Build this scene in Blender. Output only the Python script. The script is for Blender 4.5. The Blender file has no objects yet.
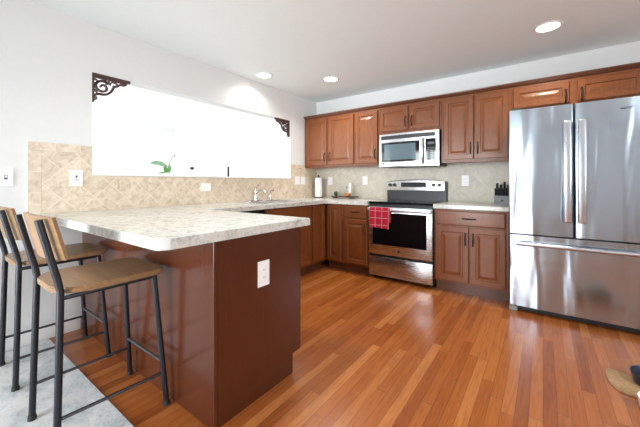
import bpy, bmesh, math, random
from math import sin, cos, pi, radians
from mathutils import Vector, Matrix

random.seed(7)
C = bpy.context.scene.collection
SC = bpy.context.scene

# ------------------------------------------------------------------ camera
CAM_H, F_PX, HZ, YAW = 1.135, 306.6, 183.2, 0.6292
cd = bpy.data.cameras.new('camera')
cam = bpy.data.objects.new('camera', cd)
C.objects.link(cam)
cam.location = (0, 0, CAM_H)
cam.rotation_euler = (radians(90), 0, YAW)
cd.sensor_fit = 'HORIZONTAL'
cd.sensor_width = 36.0
cd.lens = 36.0 * F_PX / 640.0
cd.shift_x = 0
cd.shift_y = -(213.5 - HZ) / 640.0
cd.clip_start = 0.05
SC.camera = cam

# ------------------------------------------------------------------ world, daylight, exposure
SC.view_settings.view_transform = 'Standard'
SC.view_settings.look = 'None'
SC.view_settings.gamma = 1.0
SC.view_settings.exposure = 0.28
SC.view_settings.use_curve_mapping = False
SC.cycles.use_denoising = True
SC.cycles.max_bounces = 10
SC.cycles.diffuse_bounces = 6
SC.cycles.glossy_bounces = 4
SC.cycles.sample_clamp_indirect = 6
SC.cycles.caustics_reflective = False
SC.cycles.caustics_refractive = False

w = bpy.data.worlds.new('sky'); SC.world = w
w.use_nodes = True
bg = w.node_tree.nodes['Background']
bg.inputs[0].default_value = (0.75, 0.87, 1.0, 1)
bg.inputs[1].default_value = 1.5

def area(name, loc, rot, sx, sy, power, col=(1, 1, 1), spread=180):
    l = bpy.data.lights.new(name, 'AREA'); l.shape = 'RECTANGLE'
    l.size = sx; l.size_y = sy; l.energy = power; l.color = col; l.spread = radians(spread)
    o = bpy.data.objects.new(name, l); C.objects.link(o)
    o.location = loc; o.rotation_euler = rot
    return o
# daylight at the patio door, then lamps added at unseen windows
area('daylight_patio_door', (-1.85, -1.75, 1.15), (radians(90), 0, 0), 1.8, 2.1, 38, (0.90, 0.96, 1.0), 70)
area('added_light_side_window', (2.52, 0.7, 1.55), (radians(90), 0, radians(90)), 1.7, 1.2, 76, (0.92, 0.965, 1.0))  # added lamp at an unseen window, brightens the left wall
area('added_light_living_rear', (-5.0, -2.86, 1.3), (radians(90), 0, 0), 3.4, 2.1, 94, (0.95, 0.98, 1.0))  # added lamp, blows out the living room's far wall from out of view
area('added_light_living_side', (-7.42, 0.2, 1.4), (radians(90), 0, radians(-90)), 2.6, 1.8, 67, (0.95, 0.98, 1.0))  # added lamp out of view, brightens the living room

# ------------------------------------------------------------------ materials
def new_mat(name):
    m = bpy.data.materials.new(name); m.use_nodes = True
    nt = m.node_tree
    return m, nt, nt.nodes['Principled BSDF']

def N(nt, typ, **kw):
    n = nt.nodes.new(typ)
    for k, v in kw.items():
        if k in ('operation', 'data_type', 'blend_type', 'noise_dimensions', 'feature', 'distance', 'wave_type', 'bands_direction'):
            setattr(n, k, v)
    return n

def math_n(nt, op, a, b=None, clamp=False):
    n = nt.nodes.new('ShaderNodeMath'); n.operation = op; n.use_clamp = clamp
    for i, v in enumerate((a, b)):
        if v is None: continue
        if isinstance(v, (int, float)): n.inputs[i].default_value = v
        else: nt.links.new(v, n.inputs[i])
    return n.outputs[0]

def ramp(nt, fac, stops):
    r = nt.nodes.new('ShaderNodeValToRGB')
    el = r.color_ramp.elements
    while len(el) < len(stops): el.new(0.5)
    for e, (p, c) in zip(el, stops):
        e.position = p; e.color = (*c, 1)
    nt.links.new(fac, r.inputs[0])
    return r.outputs[0]

def noise(nt, vec, scale, detail=3, rough=0.5, dist=0.0):
    n = nt.nodes.new('ShaderNodeTexNoise')
    n.inputs['Scale'].default_value = scale; n.inputs['Detail'].default_value = detail
    n.inputs['Roughness'].default_value = rough; n.inputs['Distortion'].default_value = dist
    nt.links.new(vec, n.inputs['Vector'])
    return n.outputs['Fac']

def coords(nt, scale=(1, 1, 1), rot=(0, 0, 0), loc=(0, 0, 0), kind='Object'):
    t = nt.nodes.new('ShaderNodeTexCoord'); mp = nt.nodes.new('ShaderNodeMapping')
    mp.inputs['Scale'].default_value = scale; mp.inputs['Rotation'].default_value = rot
    mp.inputs['Location'].default_value = loc
    nt.links.new(t.outputs[kind], mp.inputs['Vector'])
    return mp.outputs['Vector']

def bump(nt, b, h, strength=0.2, dist=0.01):
    n = nt.nodes.new('ShaderNodeBump')
    n.inputs['Strength'].default_value = strength; n.inputs['Distance'].default_value = dist
    nt.links.new(h, n.inputs['Height']); nt.links.new(n.outputs[0], b.inputs['Normal'])

def mixc(nt, fac, a, b, mode='MIX'):
    n = nt.nodes.new('ShaderNodeMix'); n.data_type = 'RGBA'; n.blend_type = mode
    for sock, v in ((n.inputs[0], fac), (n.inputs[6], a), (n.inputs[7], b)):
        if isinstance(v, (int, float)): sock.default_value = v
        elif isinstance(v, tuple): sock.default_value = (*v, 1)
        else: nt.links.new(v, sock)
    return n.outputs[2]

def plain(name, col, rough=0.5, metal=0.0, var=0.06, scale=30, **kw):
    m, nt, b = new_mat(name)
    v = coords(nt)
    f = noise(nt, v, scale, 3)
    lo = tuple(c * (1 - var) for c in col); hi = tuple(min(1, c * (1 + var)) for c in col)
    nt.links.new(ramp(nt, f, [(0.3, lo), (0.7, hi)]), b.inputs['Base Color'])
    b.inputs['Roughness'].default_value = rough
    b.inputs['Metallic'].default_value = metal
    for k, x in kw.items(): b.inputs[k.replace('_', ' ')].default_value = x
    return m

def wood(name, dark, light, rough=0.35, grain=(14, 14, 1.6), scale=5, coat=0.3, spec=.5):
    m, nt, b = new_mat(name)
    v = coords(nt, scale=grain)
    a = noise(nt, v, scale, 6, 0.6, 0.8)
    v2 = coords(nt, scale=(grain[0] * 6, grain[1] * 6, grain[2] * 3) if grain[2] < grain[0] else (grain[0] * 3, grain[1] * 6, grain[2] * 6))
    c = noise(nt, v2, scale, 4, 0.7)
    s = math_n(nt, 'ADD', math_n(nt, 'MULTIPLY', a, 0.75), math_n(nt, 'MULTIPLY', c, 0.25))
    nt.links.new(ramp(nt, s, [(0.3, dark), (0.7, light)]), b.inputs['Base Color'])
    b.inputs['Roughness'].default_value = rough
    b.inputs['Specular IOR Level'].default_value = spec
    b.inputs['Coat Weight'].default_value = coat; b.inputs['Coat Roughness'].default_value = 0.15
    return m

M = {}
M['wall'] = plain('wall_paint', (0.73, 0.735, 0.725), 0.7, var=0.01)
M['ceiling'] = plain('ceiling_paint', (0.85, 0.90, 0.91), 0.8, var=0.01)
M['carpet'] = plain('pale_carpet', (0.66, 0.65, 0.62), 0.95, var=0.06, scale=120)
M['white_trim'] = plain('white_trim', (0.8, 0.8, 0.79), 0.4, var=0.01)
M['living_white'] = plain('living_room_paint', (0.92, 0.92, 0.91), 0.7, var=0.01)
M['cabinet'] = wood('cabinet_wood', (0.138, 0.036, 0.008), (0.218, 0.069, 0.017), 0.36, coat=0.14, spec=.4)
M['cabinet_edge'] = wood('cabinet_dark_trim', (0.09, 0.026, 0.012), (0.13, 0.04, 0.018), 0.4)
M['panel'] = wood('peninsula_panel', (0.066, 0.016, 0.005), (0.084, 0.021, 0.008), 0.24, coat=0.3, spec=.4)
M['bronze'] = plain('dark_bronze', (0.035, 0.026, 0.022), 0.38, 0.7)
M['iron'] = plain('wrought_iron_brown', (0.075, 0.035, 0.028), 0.5, 0.2)
M['black_metal'] = plain('black_powder_coat', (0.006, 0.007, 0.012), 0.42, 0.0)
M['black_gloss'] = plain('black_glass', (0.006, 0.007, 0.009), 0.06, var=0.0)
M['black_plastic'] = plain('black_plastic', (0.013, 0.014, 0.016), 0.4)
M['dark_grey'] = plain('dark_grey', (0.05, 0.055, 0.06), 0.35)
M['mw_window'] = plain('microwave_window', (0.10, 0.15, 0.17), 0.12, var=0.0)
M['oven_window'] = plain('oven_window', (0.004, 0.004, 0.005), 0.08, var=0.0)
M['plastic_white'] = plain('white_plastic', (0.86, 0.86, 0.85), 0.35, var=0.01)
M['slot'] = plain('socket_slot', (0.06, 0.06, 0.06), 0.5)
M['wire_grey'] = plain('grey_wire', (0.35, 0.35, 0.36), 0.5)
M['paper'] = plain('paper_towel', (0.86, 0.86, 0.84), 0.9, var=0.03, scale=80)
M['chrome'] = plain('chrome', (0.72, 0.72, 0.72), 0.12, 1.0, var=0.0)
M['highlight_metal'] = plain('highlight_metal', (0.16, 0.17, 0.19), 0.3, 0.9)  # dark footrest metal, its highlight put into the colour as lighter grey
M['steel_sink'] = plain('sink_steel', (0.7, 0.7, 0.7), 0.25, 1.0, var=0.02)
M['tray'] = wood('walnut_tray', (0.05, 0.02, 0.01), (0.09, 0.035, 0.018), 0.4)
M['amber'] = plain('amber_dish', (0.55, 0.24, 0.05), 0.25)
M['moss'] = plain('dark_green_cactus', (0.03, 0.05, 0.02), 0.8, var=0.5, scale=120)
M['knife_block'] = plain('grey_knife_block', (0.25, 0.27, 0.29), 0.4)
M['leaf'] = plain('leaf_green', (0.12, 0.34, 0.09), 0.45, var=0.25)
M['leaf_pale'] = plain('leaf_pale_green', (0.22, 0.42, 0.25), 0.45, var=0.2)
M['pink'] = plain('pink_bud', (0.55, 0.25, 0.33), 0.6)
M['bowl_blue'] = plain('dark_blue_bowl', (0.02, 0.028, 0.05), 0.3)
M['ceramic'] = plain('white_ceramic', (0.8, 0.8, 0.77), 0.2, var=0.01)
M['kibble'] = plain('water_dark', (0.1, 0.11, 0.12), 0.1)
M['mat'] = plain('cork_mat', (0.40, 0.25, 0.13), 0.8, var=0.18, scale=60)
M['rubber'] = plain('black_rubber', (0.015, 0.015, 0.015), 0.7)

def glass(name, col=(1, 1, 1), rough=0.02):
    m, nt, b = new_mat(name)
    v = coords(nt); f = noise(nt, v, 4)
    nt.links.new(ramp(nt, f, [(0.0, tuple(c * .98 for c in col)), (1.0, col)]), b.inputs['Base Color'])
    b.inputs['Transmission Weight'].default_value = 1.0; b.inputs['Roughness'].default_value = rough
    b.inputs['IOR'].default_value = 1.45
    return m
M['glass'] = glass('clear_glass')

def emit(name, col, s):
    m, nt, b = new_mat(name)
    b.inputs['Emission Color'].default_value = (*col, 1); b.inputs['Emission Strength'].default_value = s
    b.inputs['Base Color'].default_value = (*col, 1)
    return m
M['lamp'] = emit('lamp_glow', (1, 0.97, 0.92), 9)

def steel(name, col=(0.6, 0.61, 0.62), rough=0.24, wave=0.0, grain=(2, 2, 120)):
    m, nt, b = new_mat(name)
    v = coords(nt, scale=grain)
    f = noise(nt, v, 4, 4, 0.6)
    nt.links.new(ramp(nt, f, [(0.3, tuple(c * 0.94 for c in col)), (0.7, col)]), b.inputs['Base Color'])
    b.inputs['Metallic'].default_value = 1.0
    nt.links.new(math_n(nt, 'ADD', math_n(nt, 'MULTIPLY', f, 0.08), rough - 0.04), b.inputs['Roughness'])
    if wave > 0:
        v2 = coords(nt, scale=(3.6, 3.6, 0.7))
        g = noise(nt, v2, 1.6, 1.0, 0.4, 0.6)
        bump(nt, b, g, 1.0, wave)
    return m
M['steel'] = steel('brushed_stainless', (0.52, 0.525, 0.53), 0.27)
M['steel_dark'] = steel('control_panel_stainless', (0.40, 0.39, 0.37), 0.2)
M['steel_fridge'] = steel('fridge_stainless', (0.46, 0.525, 0.59), 0.21, 0.02)
M['steel_handle'] = steel('handle_stainless', (0.60, 0.64, 0.69), 0.3, grain=(60, 60, 2))

def floor_mat():
    m, nt, b = new_mat('oak_strip_floor')
    t = nt.nodes.new('ShaderNodeTexCoord'); s = nt.nodes.new('ShaderNodeSeparateXYZ')
    nt.links.new(t.outputs['Object'], s.inputs[0])
    W = 0.057
    row_f = math_n(nt, 'DIVIDE', s.outputs[0], W)
    row = math_n(nt, 'FLOOR', row_f)
    wn = nt.nodes.new('ShaderNodeTexWhiteNoise'); wn.noise_dimensions = '1D'
    nt.links.new(row, wn.inputs['W'])
    L = 1.0
    yf = math_n(nt, 'ADD', math_n(nt, 'DIVIDE', s.outputs[1], L), math_n(nt, 'MULTIPLY', wn.outputs['Value'], 7.3))
    idx = math_n(nt, 'FLOOR', yf)
    wn2 = nt.nodes.new('ShaderNodeTexWhiteNoise'); wn2.noise_dimensions = '2D'
    cb = nt.nodes.new('ShaderNodeCombineXYZ'); nt.links.new(row, cb.inputs[0]); nt.links.new(idx, cb.inputs[1])
    nt.links.new(cb.outputs[0], wn2.inputs['Vector'])
    base = ramp(nt, wn2.outputs['Value'], [(0.0, (0.31, 0.082, 0.016)), (0.35, (0.39, 0.112, 0.022)), (0.75, (0.45, 0.140, 0.030)), (1.0, (0.54, 0.200, 0.055))])
    # grain, shifted for each plank
    off = nt.nodes.new('ShaderNodeVectorMath'); off.operation = 'SCALE'
    nt.links.new(wn2.outputs['Color'], off.inputs[0]); off.inputs['Scale'].default_value = 13.0
    ad = nt.nodes.new('ShaderNodeVectorMath'); ad.operation = 'ADD'
    nt.links.new(t.outputs['Object'], ad.inputs[0]); nt.links.new(off.outputs[0], ad.inputs[1])
    mp = nt.nodes.new('ShaderNodeMapping'); mp.inputs['Scale'].default_value = (26, 1.7, 1)
    nt.links.new(ad.outputs[0], mp.inputs['Vector'])
    g = noise(nt, mp.outputs['Vector'], 2.0, 6, 0.65, 1.2)
    gr = ramp(nt, g, [(0.3, (0.72, 0.66, 0.60)), (0.55, (1, 1, 1)), (0.8, (1.10, 1.12, 1.14))])
    col = mixc(nt, 1.0, base, gr, 'MULTIPLY')
    fx = math_n(nt, 'FRACT', row_f); fy = math_n(nt, 'FRACT', yf)
    ex = math_n(nt, 'ABSOLUTE', math_n(nt, 'SUBTRACT', fx, 0.5))
    ey = math_n(nt, 'ABSOLUTE', math_n(nt, 'SUBTRACT', fy, 0.5))
    gap = math_n(nt, 'MAXIMUM', math_n(nt, 'GREATER_THAN', ex, 0.472), math_n(nt, 'GREATER_THAN', ey, 0.4978))
    col = mixc(nt, math_n(nt, 'MULTIPLY', gap, 0.5), col, (0.10, 0.030, 0.010))
    nt.links.new(col, b.inputs['Base Color'])
    b.inputs['Roughness'].default_value = 0.27
    b.inputs['Coat Weight'].default_value = 0.35; b.inputs['Coat Roughness'].default_value = 0.12
    bump(nt, b, math_n(nt, 'SUBTRACT', math_n(nt, 'MULTIPLY', g, 0.15), gap), 0.25, 0.0015)
    return m
M['floor'] = floor_mat()

def counter_mat():
    m, nt, b = new_mat('speckled_stone_laminate')
    v = coords(nt)
    a = noise(nt, v, 26, 6, 0.7, 0.6)
    c = noise(nt, v, 90, 4, 0.7)
    big = noise(nt, v, 6, 3, 0.5, 1.0)
    s = math_n(nt, 'ADD', math_n(nt, 'MULTIPLY', a, 0.6), math_n(nt, 'ADD', math_n(nt, 'MULTIPLY', c, 0.22), math_n(nt, 'MULTIPLY', big, 0.18)))
    col = ramp(nt, s, [(0.34, (0.22, 0.23, 0.21)), (0.42, (0.42, 0.43, 0.395)), (0.48, (0.58, 0.585, 0.545)), (0.60, (0.69, 0.69, 0.65))])
    nt.links.new(col, b.inputs['Base Color'])
    b.inputs['Roughness'].default_value = 0.2
    return m
M['counter'] = counter_mat()

def tile_mat(name, ua, va, ox, oz, diagonal, size, dark, mid, light, grout):
    """Square ceramic tiles; ua, va pick the in-plane axes."""
    m, nt, b = new_mat(name)
    t = nt.nodes.new('ShaderNodeTexCoord'); s = nt.nodes.new('ShaderNodeSeparateXYZ')
    nt.links.new(t.outputs['Object'], s.inputs[0])
    u = math_n(nt, 'SUBTRACT', s.outputs[ua], ox); v = math_n(nt, 'SUBTRACT', s.outputs[va], oz)
    if diagonal:
        k = 0.70710678
        p = math_n(nt, 'MULTIPLY', math_n(nt, 'ADD', u, v), k); q = math_n(nt, 'MULTIPLY', math_n(nt, 'SUBTRACT', u, v), k)
    else: p, q = u, v
    p = math_n(nt, 'DIVIDE', p, size); q = math_n(nt, 'DIVIDE', q, size)
    cb = nt.nodes.new('ShaderNodeCombineXYZ')
    nt.links.new(math_n(nt, 'FLOOR', p), cb.inputs[0]); nt.links.new(math_n(nt, 'FLOOR', q), cb.inputs[1])
    wn = nt.nodes.new('ShaderNodeTexWhiteNoise'); wn.noise_dimensions = '2D'; nt.links.new(cb.outputs[0], wn.inputs['Vector'])
    ad = nt.nodes.new('ShaderNodeVectorMath'); ad.operation = 'MULTIPLY_ADD'
    nt.links.new(wn.outputs['Color'], ad.inputs[0]); ad.inputs[1].default_value = (7, 7, 7); nt.links.new(t.outputs['Object'], ad.inputs[2])
    g = noise(nt, ad.outputs[0], 13, 6, 0.7, 1.2)
    col = ramp(nt, g, [(0.3, dark), (0.5, mid), (0.72, light)])
    tint = ramp(nt, wn.outputs['Value'], [(0, (0.93, 0.92, 0.9)), (1, (1.04, 1.04, 1.04))])
    col = mixc(nt, 1.0, col, tint, 'MULTIPLY')
    ep = math_n(nt, 'ABSOLUTE', math_n(nt, 'SUBTRACT', math_n(nt, 'FRACT', p), 0.5))
    eq = math_n(nt, 'ABSOLUTE', math_n(nt, 'SUBTRACT', math_n(nt, 'FRACT', q), 0.5))
    gap = math_n(nt, 'GREATER_THAN', math_n(nt, 'MAXIMUM', ep, eq), 0.5 - 0.0025 / size)
    col = mixc(nt, gap, col, grout)
    nt.links.new(col, b.inputs['Base Color'])
    b.inputs['Roughness'].default_value = 0.42
    bump(nt, b, math_n(nt, 'SUBTRACT', math_n(nt, 'MULTIPLY', g, 0.4), gap), 0.3, 0.002)
    return m
TD, TMm, TL, TG = (0.47, 0.36, 0.26), (0.66, 0.555, 0.43), (0.77, 0.69, 0.57), (0.75, 0.66, 0.53)
M['tile_left'] = tile_mat('beige_diagonal_tile', 1, 2, 0.61, 0.914, True, 0.152, TD, TMm, TL, TG)
M['tile_left_edge'] = tile_mat('beige_border_tile', 1, 2, 0.53, 1.369, False, 0.152, TD, TMm, TL, TG)
BD, BM, BL = (0.50, 0.455, 0.37), (0.59, 0.545, 0.455), (0.66, 0.62, 0.53)
M['tile_back'] = tile_mat('stone_diagonal_tile', 0, 2, -2.93, 0.914, True, 0.152, BD, BM, BL, (0.56, 0.52, 0.44))

def rug_mat():
    m, nt, b = new_mat('pale_distressed_rug')
    v = coords(nt)
    a = noise(nt, v, 3.5, 7, 0.7, 1.6); c = noise(nt, v, 70, 3, 0.6)
    s = math_n(nt, 'ADD', math_n(nt, 'MULTIPLY', a, 0.8), math_n(nt, 'MULTIPLY', c, 0.2))
    nt.links.new(ramp(nt, s, [(0.36, (0.38, 0.43, 0.46)), (0.46, (0.58, 0.62, 0.63)), (0.56, (0.78, 0.79, 0.78))]), b.inputs['Base Color'])
    b.inputs['Roughness'].default_value = 0.9
    bump(nt, b, c, 0.4, 0.003)
    return m
M['rug'] = rug_mat()
M['stool_wood'] = wood('stool_oak', (0.18, 0.098, 0.045), (0.33, 0.19, 0.09), 0.35, grain=(1.6, 14, 14), scale=4, coat=0.15)

def towel_mat():
    m, nt, b = new_mat('red_windowpane_towel')
    t = nt.nodes.new('ShaderNodeTexCoord'); s = nt.nodes.new('ShaderNodeSeparateXYZ')
    nt.links.new(t.outputs['Object'], s.inputs[0])
    def line(o, size, ph):
        f = math_n(nt, 'FRACT', math_n(nt, 'ADD', math_n(nt, 'DIVIDE', o, size), ph))
        return math_n(nt, 'LESS_THAN', f, 0.10)
    f = math_n(nt, 'MAXIMUM', line(s.outputs[0], 0.082, 0.3), line(s.outputs[2], 0.082, 0.1))
    wv = noise(nt, coords(nt), 260, 2)
    red = ramp(nt, wv, [(0.3, (0.30, 0.002, 0.018)), (0.7, (0.44, 0.004, 0.03))])
    nt.links.new(mixc(nt, math_n(nt, 'MULTIPLY', f, 0.33), red, (0.75, 0.55, 0.55)), b.inputs['Base Color'])
    b.inputs['Roughness'].default_value = 0.95
    return m
M['towel'] = towel_mat()

# ------------------------------------------------------------------ mesh helpers
def setp(o, label=None, cat=None, group=None, kind=None):
    if label: o['label'] = label
    if cat: o['category'] = cat
    if group: o['group'] = group
    if kind: o['kind'] = kind
    return o

def thing(name, label, cat, loc=(0, 0, 0), rz=0, group=None):
    o = bpy.data.objects.new(name, None); C.objects.link(o)
    o.empty_display_size = 0.1
    o.location = loc; o.rotation_euler = (0, 0, rz)
    return setp(o, label, cat, group)

class MB:
    def __init__(s): s.bm = bmesh.new()
    def box(s, x0, x1, y0, y1, z0, z1, bev=0.0, seg=2, mat=None):
        r = bmesh.ops.create_cube(s.bm, size=1)
        vs = r['verts']
        T = Matrix.Translation(((x0 + x1) / 2, (y0 + y1) / 2, (z0 + z1) / 2)) @ Matrix.Diagonal((abs(x1 - x0), abs(y1 - y0), abs(z1 - z0), 1))
        bmesh.ops.transform(s.bm, matrix=T, verts=vs)
        if bev:
            es = list({e for v in vs for e in v.link_edges})
            r = bmesh.ops.bevel(s.bm, geom=es, offset=bev, segments=seg, affect='EDGES', profile=0.5)
            vs = r['verts']
        if mat is not None:
            vs = list({v for v in vs if v.is_valid})
            bmesh.ops.transform(s.bm, matrix=mat, verts=vs)
        return s
    def tube(s, pts, r, n=10, closed=False, sx=1.0):
        pts = [Vector(p) for p in pts]
        k = len(pts); rings = []
        rr = r if isinstance(r, (list, tuple)) else [r] * k
        prev = None
        for i, p in enumerate(pts):
            if closed: d = pts[(i + 1) % k] - pts[i - 1]
            elif i == 0: d = pts[1] - p
            elif i == k - 1: d = p - pts[-2]
            else: d = (pts[i + 1] - p).normalized() + (p - pts[i - 1]).normalized()
            d.normalize()
            if prev is None:
                up = Vector((0, 0, 1)) if abs(d.z) < 0.9 else Vector((1, 0, 0))
                a = d.cross(up).normalized()
            else:
                a = (prev - d * prev.dot(d)).normalized()
            prev = a; b2 = d.cross(a)
            rings.append([s.bm.verts.new(p + a * cos(2 * pi * j / n) * rr[i] * sx + b2 * sin(2 * pi * j / n) * rr[i]) for j in range(n)])
        m = k if closed else k - 1
        for i in range(m):
            A, B = rings[i], rings[(i + 1) % k]
            for j in range(n):
                s.bm.faces.new((A[j], A[(j + 1) % n], B[(j + 1) % n], B[j]))
        if not closed:
            s.bm.faces.new(rings[0][::-1]); s.bm.faces.new(rings[-1])
        return s
    def lathe(s, prof, c=(0, 0, 0), n=28, axis='Z', sy=1.0):
        """prof: (radius, height) pairs; radius 0 closes."""
        rings = []
        def P(r, h, a):
            x, y = r * cos(a), r * sin(a) * sy
            if axis == 'Z': v = (x, y, h)
            elif axis == 'Y': v = (x, h, y)
            else: v = (h, x, y)
            return Vector(v) + Vector(c)
        for r, h in prof:
            if r <= 1e-6: rings.append([s.bm.verts.new(P(0, h, 0))])
            else: rings.append([s.bm.verts.new(P(r, h, 2 * pi * j / n)) for j in range(n)])
        for A, B in zip(rings, rings[1:]):
            for j in range(n):
                k = (j + 1) % n
                if len(A) == 1 and len(B) == 1: break
                if len(A) == 1: f = (A[0], B[k], B[j])
                elif len(B) == 1: f = (A[j], A[k], B[0])
                else: f = (A[j], A[k], B[k], B[j])
                s.bm.faces.new(f)
        return s
    def prism(s, poly, a, b, axis='Z', bev=0):
        """extrude a 2D polygon between a and b along axis."""
        def P(u, v, w_):
            return {'Z': (u, v, w_), 'Y': (u, w_, v), 'X': (w_, u, v)}[axis]
        A = [s.bm.verts.new(P(u, v, a)) for u, v in poly]; B = [s.bm.verts.new(P(u, v, b)) for u, v in poly]
        fs = [s.bm.faces.new(A[::-1]), s.bm.faces.new(B)]
        k = len(poly)
        for i in range(k): fs.append(s.bm.faces.new((A[i], A[(i + 1) % k], B[(i + 1) % k], B[i])))
        if bev:
            es = [e for f in fs[:2] for e in f.edges]
            bmesh.ops.bevel(s.bm, geom=es, offset=bev, segments=2, affect='EDGES')
        return s
    def ribbon(s, pts, wid, a, b, axis='X'):
        """flat strip following 2D pts, width wid, extruded a..b along axis"""
        P2 = [Vector(p) for p in pts]; L = []; R = []
        ww = wid if isinstance(wid, (list, tuple)) else [wid] * len(P2)
        for i, p in enumerate(P2):
            d = (P2[min(i + 1, len(P2) - 1)] - P2[max(i - 1, 0)]).normalized()
            nrm = Vector((-d.y, d.x)) * ww[i] / 2
            L.append(p + nrm); R.append(p - nrm)
        def P(u, w_): return {'X': (w_, u.x, u.y), 'Y': (u.x, w_, u.y), 'Z': (u.x, u.y, w_)}[axis]
        V = [[s.bm.verts.new(P(q, w_)) for q in (l, r) for w_ in (a, b)] for l, r in zip(L, R)]
        for A, B in zip(V, V[1:]):
            for i, j in ((0, 1), (1, 3), (3, 2), (2, 0)):
                s.bm.faces.new((A[i], A[j], B[j], B[i]))
        for E_ in (V[0], V[-1]): s.bm.faces.new((E_[0], E_[1], E_[3], E_[2]))
        return s
    def panel(s, x0, x1, z0, z1, y, th=0.02, steps=None):
        """raised-panel slab, back at y, front toward -y"""
        if steps is None:
            steps = [(0, 0), (0, th - 0.004), (0.004, th), (0.050, th), (0.056, th - 0.008), (0.068, th - 0.008), (0.092, th - 0.001)]
        loops = []
        for ins, dep in steps:
            loops.append([s.bm.verts.new((x, y - dep, z)) for x, z in ((x0 + ins, z0 + ins), (x1 - ins, z0 + ins), (x1 - ins, z1 - ins), (x0 + ins, z1 - ins))])
        s.bm.faces.new(loops[0][::-1]); s.bm.faces.new(loops[-1])
        for A, B in zip(loops, loops[1:]):
            for i in range(4): s.bm.faces.new((A[i], A[(i + 1) % 4], B[(i + 1) % 4], B[i]))
        return s
    def build(s, name, mat, parent=None, smooth=False, label=None, xf=None):
        if xf is not None: bmesh.ops.transform(s.bm, matrix=xf, verts=s.bm.verts)
        bmesh.ops.recalc_face_normals(s.bm, faces=s.bm.faces)
        me = bpy.data.meshes.new(name)
        s.bm.to_mesh(me); s.bm.free()
        me.materials.append(M[mat] if isinstance(mat, str) else mat)
        if smooth:
            for p in me.polygons: p.use_smooth = True
            try: me.set_sharp_from_angle(angle=radians(40))
            except Exception: pass
        o = bpy.data.objects.new(name, me); C.objects.link(o)
        if parent: o.parent = parent
        if label: o['label'] = label
        return o

def kids(o): return [c for c in bpy.data.objects if c.parent == o]
def copy_tree(o, parent=None):
    c = o.copy(); C.objects.link(c); c.parent = parent
    for ch in kids(o): copy_tree(ch, c)
    return c

def struct(name, mb, mat):
    return setp(mb.build(name, mat), kind='structure')

def slab(mb, xs, ys, filled, z0, z1):
    """plan-view grid of cells extruded z0..z1 without inner walls"""
    bm = mb.bm; V = {}
    def v(i, j, k):
        if (i, j, k) not in V: V[i, j, k] = bm.verts.new((xs[i], ys[j], (z0, z1)[k]))
        return V[i, j, k]
    F = set(filled)
    for i, j in F:
        bm.faces.new((v(i, j, 1), v(i + 1, j, 1), v(i + 1, j + 1, 1), v(i, j + 1, 1)))
        bm.faces.new((v(i, j, 0), v(i, j + 1, 0), v(i + 1, j + 1, 0), v(i + 1, j, 0)))
        for di, dj, a, b in ((-1, 0, (i, j + 1), (i, j)), (1, 0, (i + 1, j), (i + 1, j + 1)), (0, -1, (i, j), (i + 1, j)), (0, 1, (i + 1, j + 1), (i, j + 1))):
            if (i + di, j + dj) not in F:
                bm.faces.new((v(*a, 0), v(*b, 0), v(*b, 1), v(*a, 1)))
    return mb

# ------------------------------------------------------------------ the room
X0, YW, ZC = -2.931, 3.936, 2.42
XR, YR = 2.4, -1.6
XL, YL = -7.2, -2.7
WT = 0.13
OY0, OY1, OZ0, OZ1 = 0.914, 3.297, 1.20, 2.03      # pass-through opening

struct('floor', MB().box(X0 - .065, XR + .15, YL - .15, YW + .15, -0.1, 0), 'floor')
struct('floor_living', MB().box(XL - .15, X0 - .0655, YL - .15, YW + .15, -0.1, 0), 'carpet')
struct('ceiling_living', MB().box(XL - .15, X0 - .0655, YL - .15, YW + .15, ZC, ZC + .1), 'living_white')
struct('ceiling', MB().box(X0 - .065, XR + .15, YL - .15, YW + .15, ZC, ZC + .1), 'ceiling')
# wall between kitchen and living room, with the pass-through
mb = MB(); yy = [YL, OY0, OY1, YW]; zz = [0, OZ0, OZ1, ZC]
bm = mb.bm
V = {}
def gv(i, j, k):
    if (i, j, k) not in V: V[i, j, k] = bm.verts.new(((X0, X0 - WT)[k], yy[i], zz[j]))
    return V[i, j, k]
F = {(i, j) for i in range(3) for j in range(3)} - {(1, 1)}
for i, j in F:
    bm.faces.new((gv(i, j, 0), gv(i + 1, j, 0), gv(i + 1, j + 1, 0), gv(i, j + 1, 0)))
    bm.faces.new((gv(i, j, 1), gv(i, j + 1, 1), gv(i + 1, j + 1, 1), gv(i + 1, j, 1)))
    for di, dj, a, b in ((-1, 0, (i, j), (i, j + 1)), (1, 0, (i + 1, j), (i + 1, j + 1)), (0, -1, (i, j), (i + 1, j)), (0, 1, (i, j + 1), (i + 1, j + 1))):
        if (i + di, j + dj) not in F:
            bm.faces.new((gv(*a, 0), gv(*b, 0), gv(*b, 1), gv(*a, 1)))
struct('wall_left', mb, 'wall')
struct('wall_back', MB().box(X0, XR + .12, YW, YW + .12, 0, ZC), 'wall')
struct('wall_living_back', MB().box(XL - .12, X0, YW, YW + .12, 0, ZC), 'living_white')
# right wall, with an unseen window opening added for side light
WY0, WY1, WZ0, WZ1 = -0.15, 1.55, 0.95, 2.15
mb = MB()
mb.box(XR, XR + .12, YR, WY0, 0, ZC).box(XR, XR + .12, WY1, YW, 0, ZC).box(XR, XR + .12, WY0, WY1, 0, WZ0).box(XR, XR + .12, WY0, WY1, WZ1, ZC)
struct('wall_right', mb, 'wall')
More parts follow.
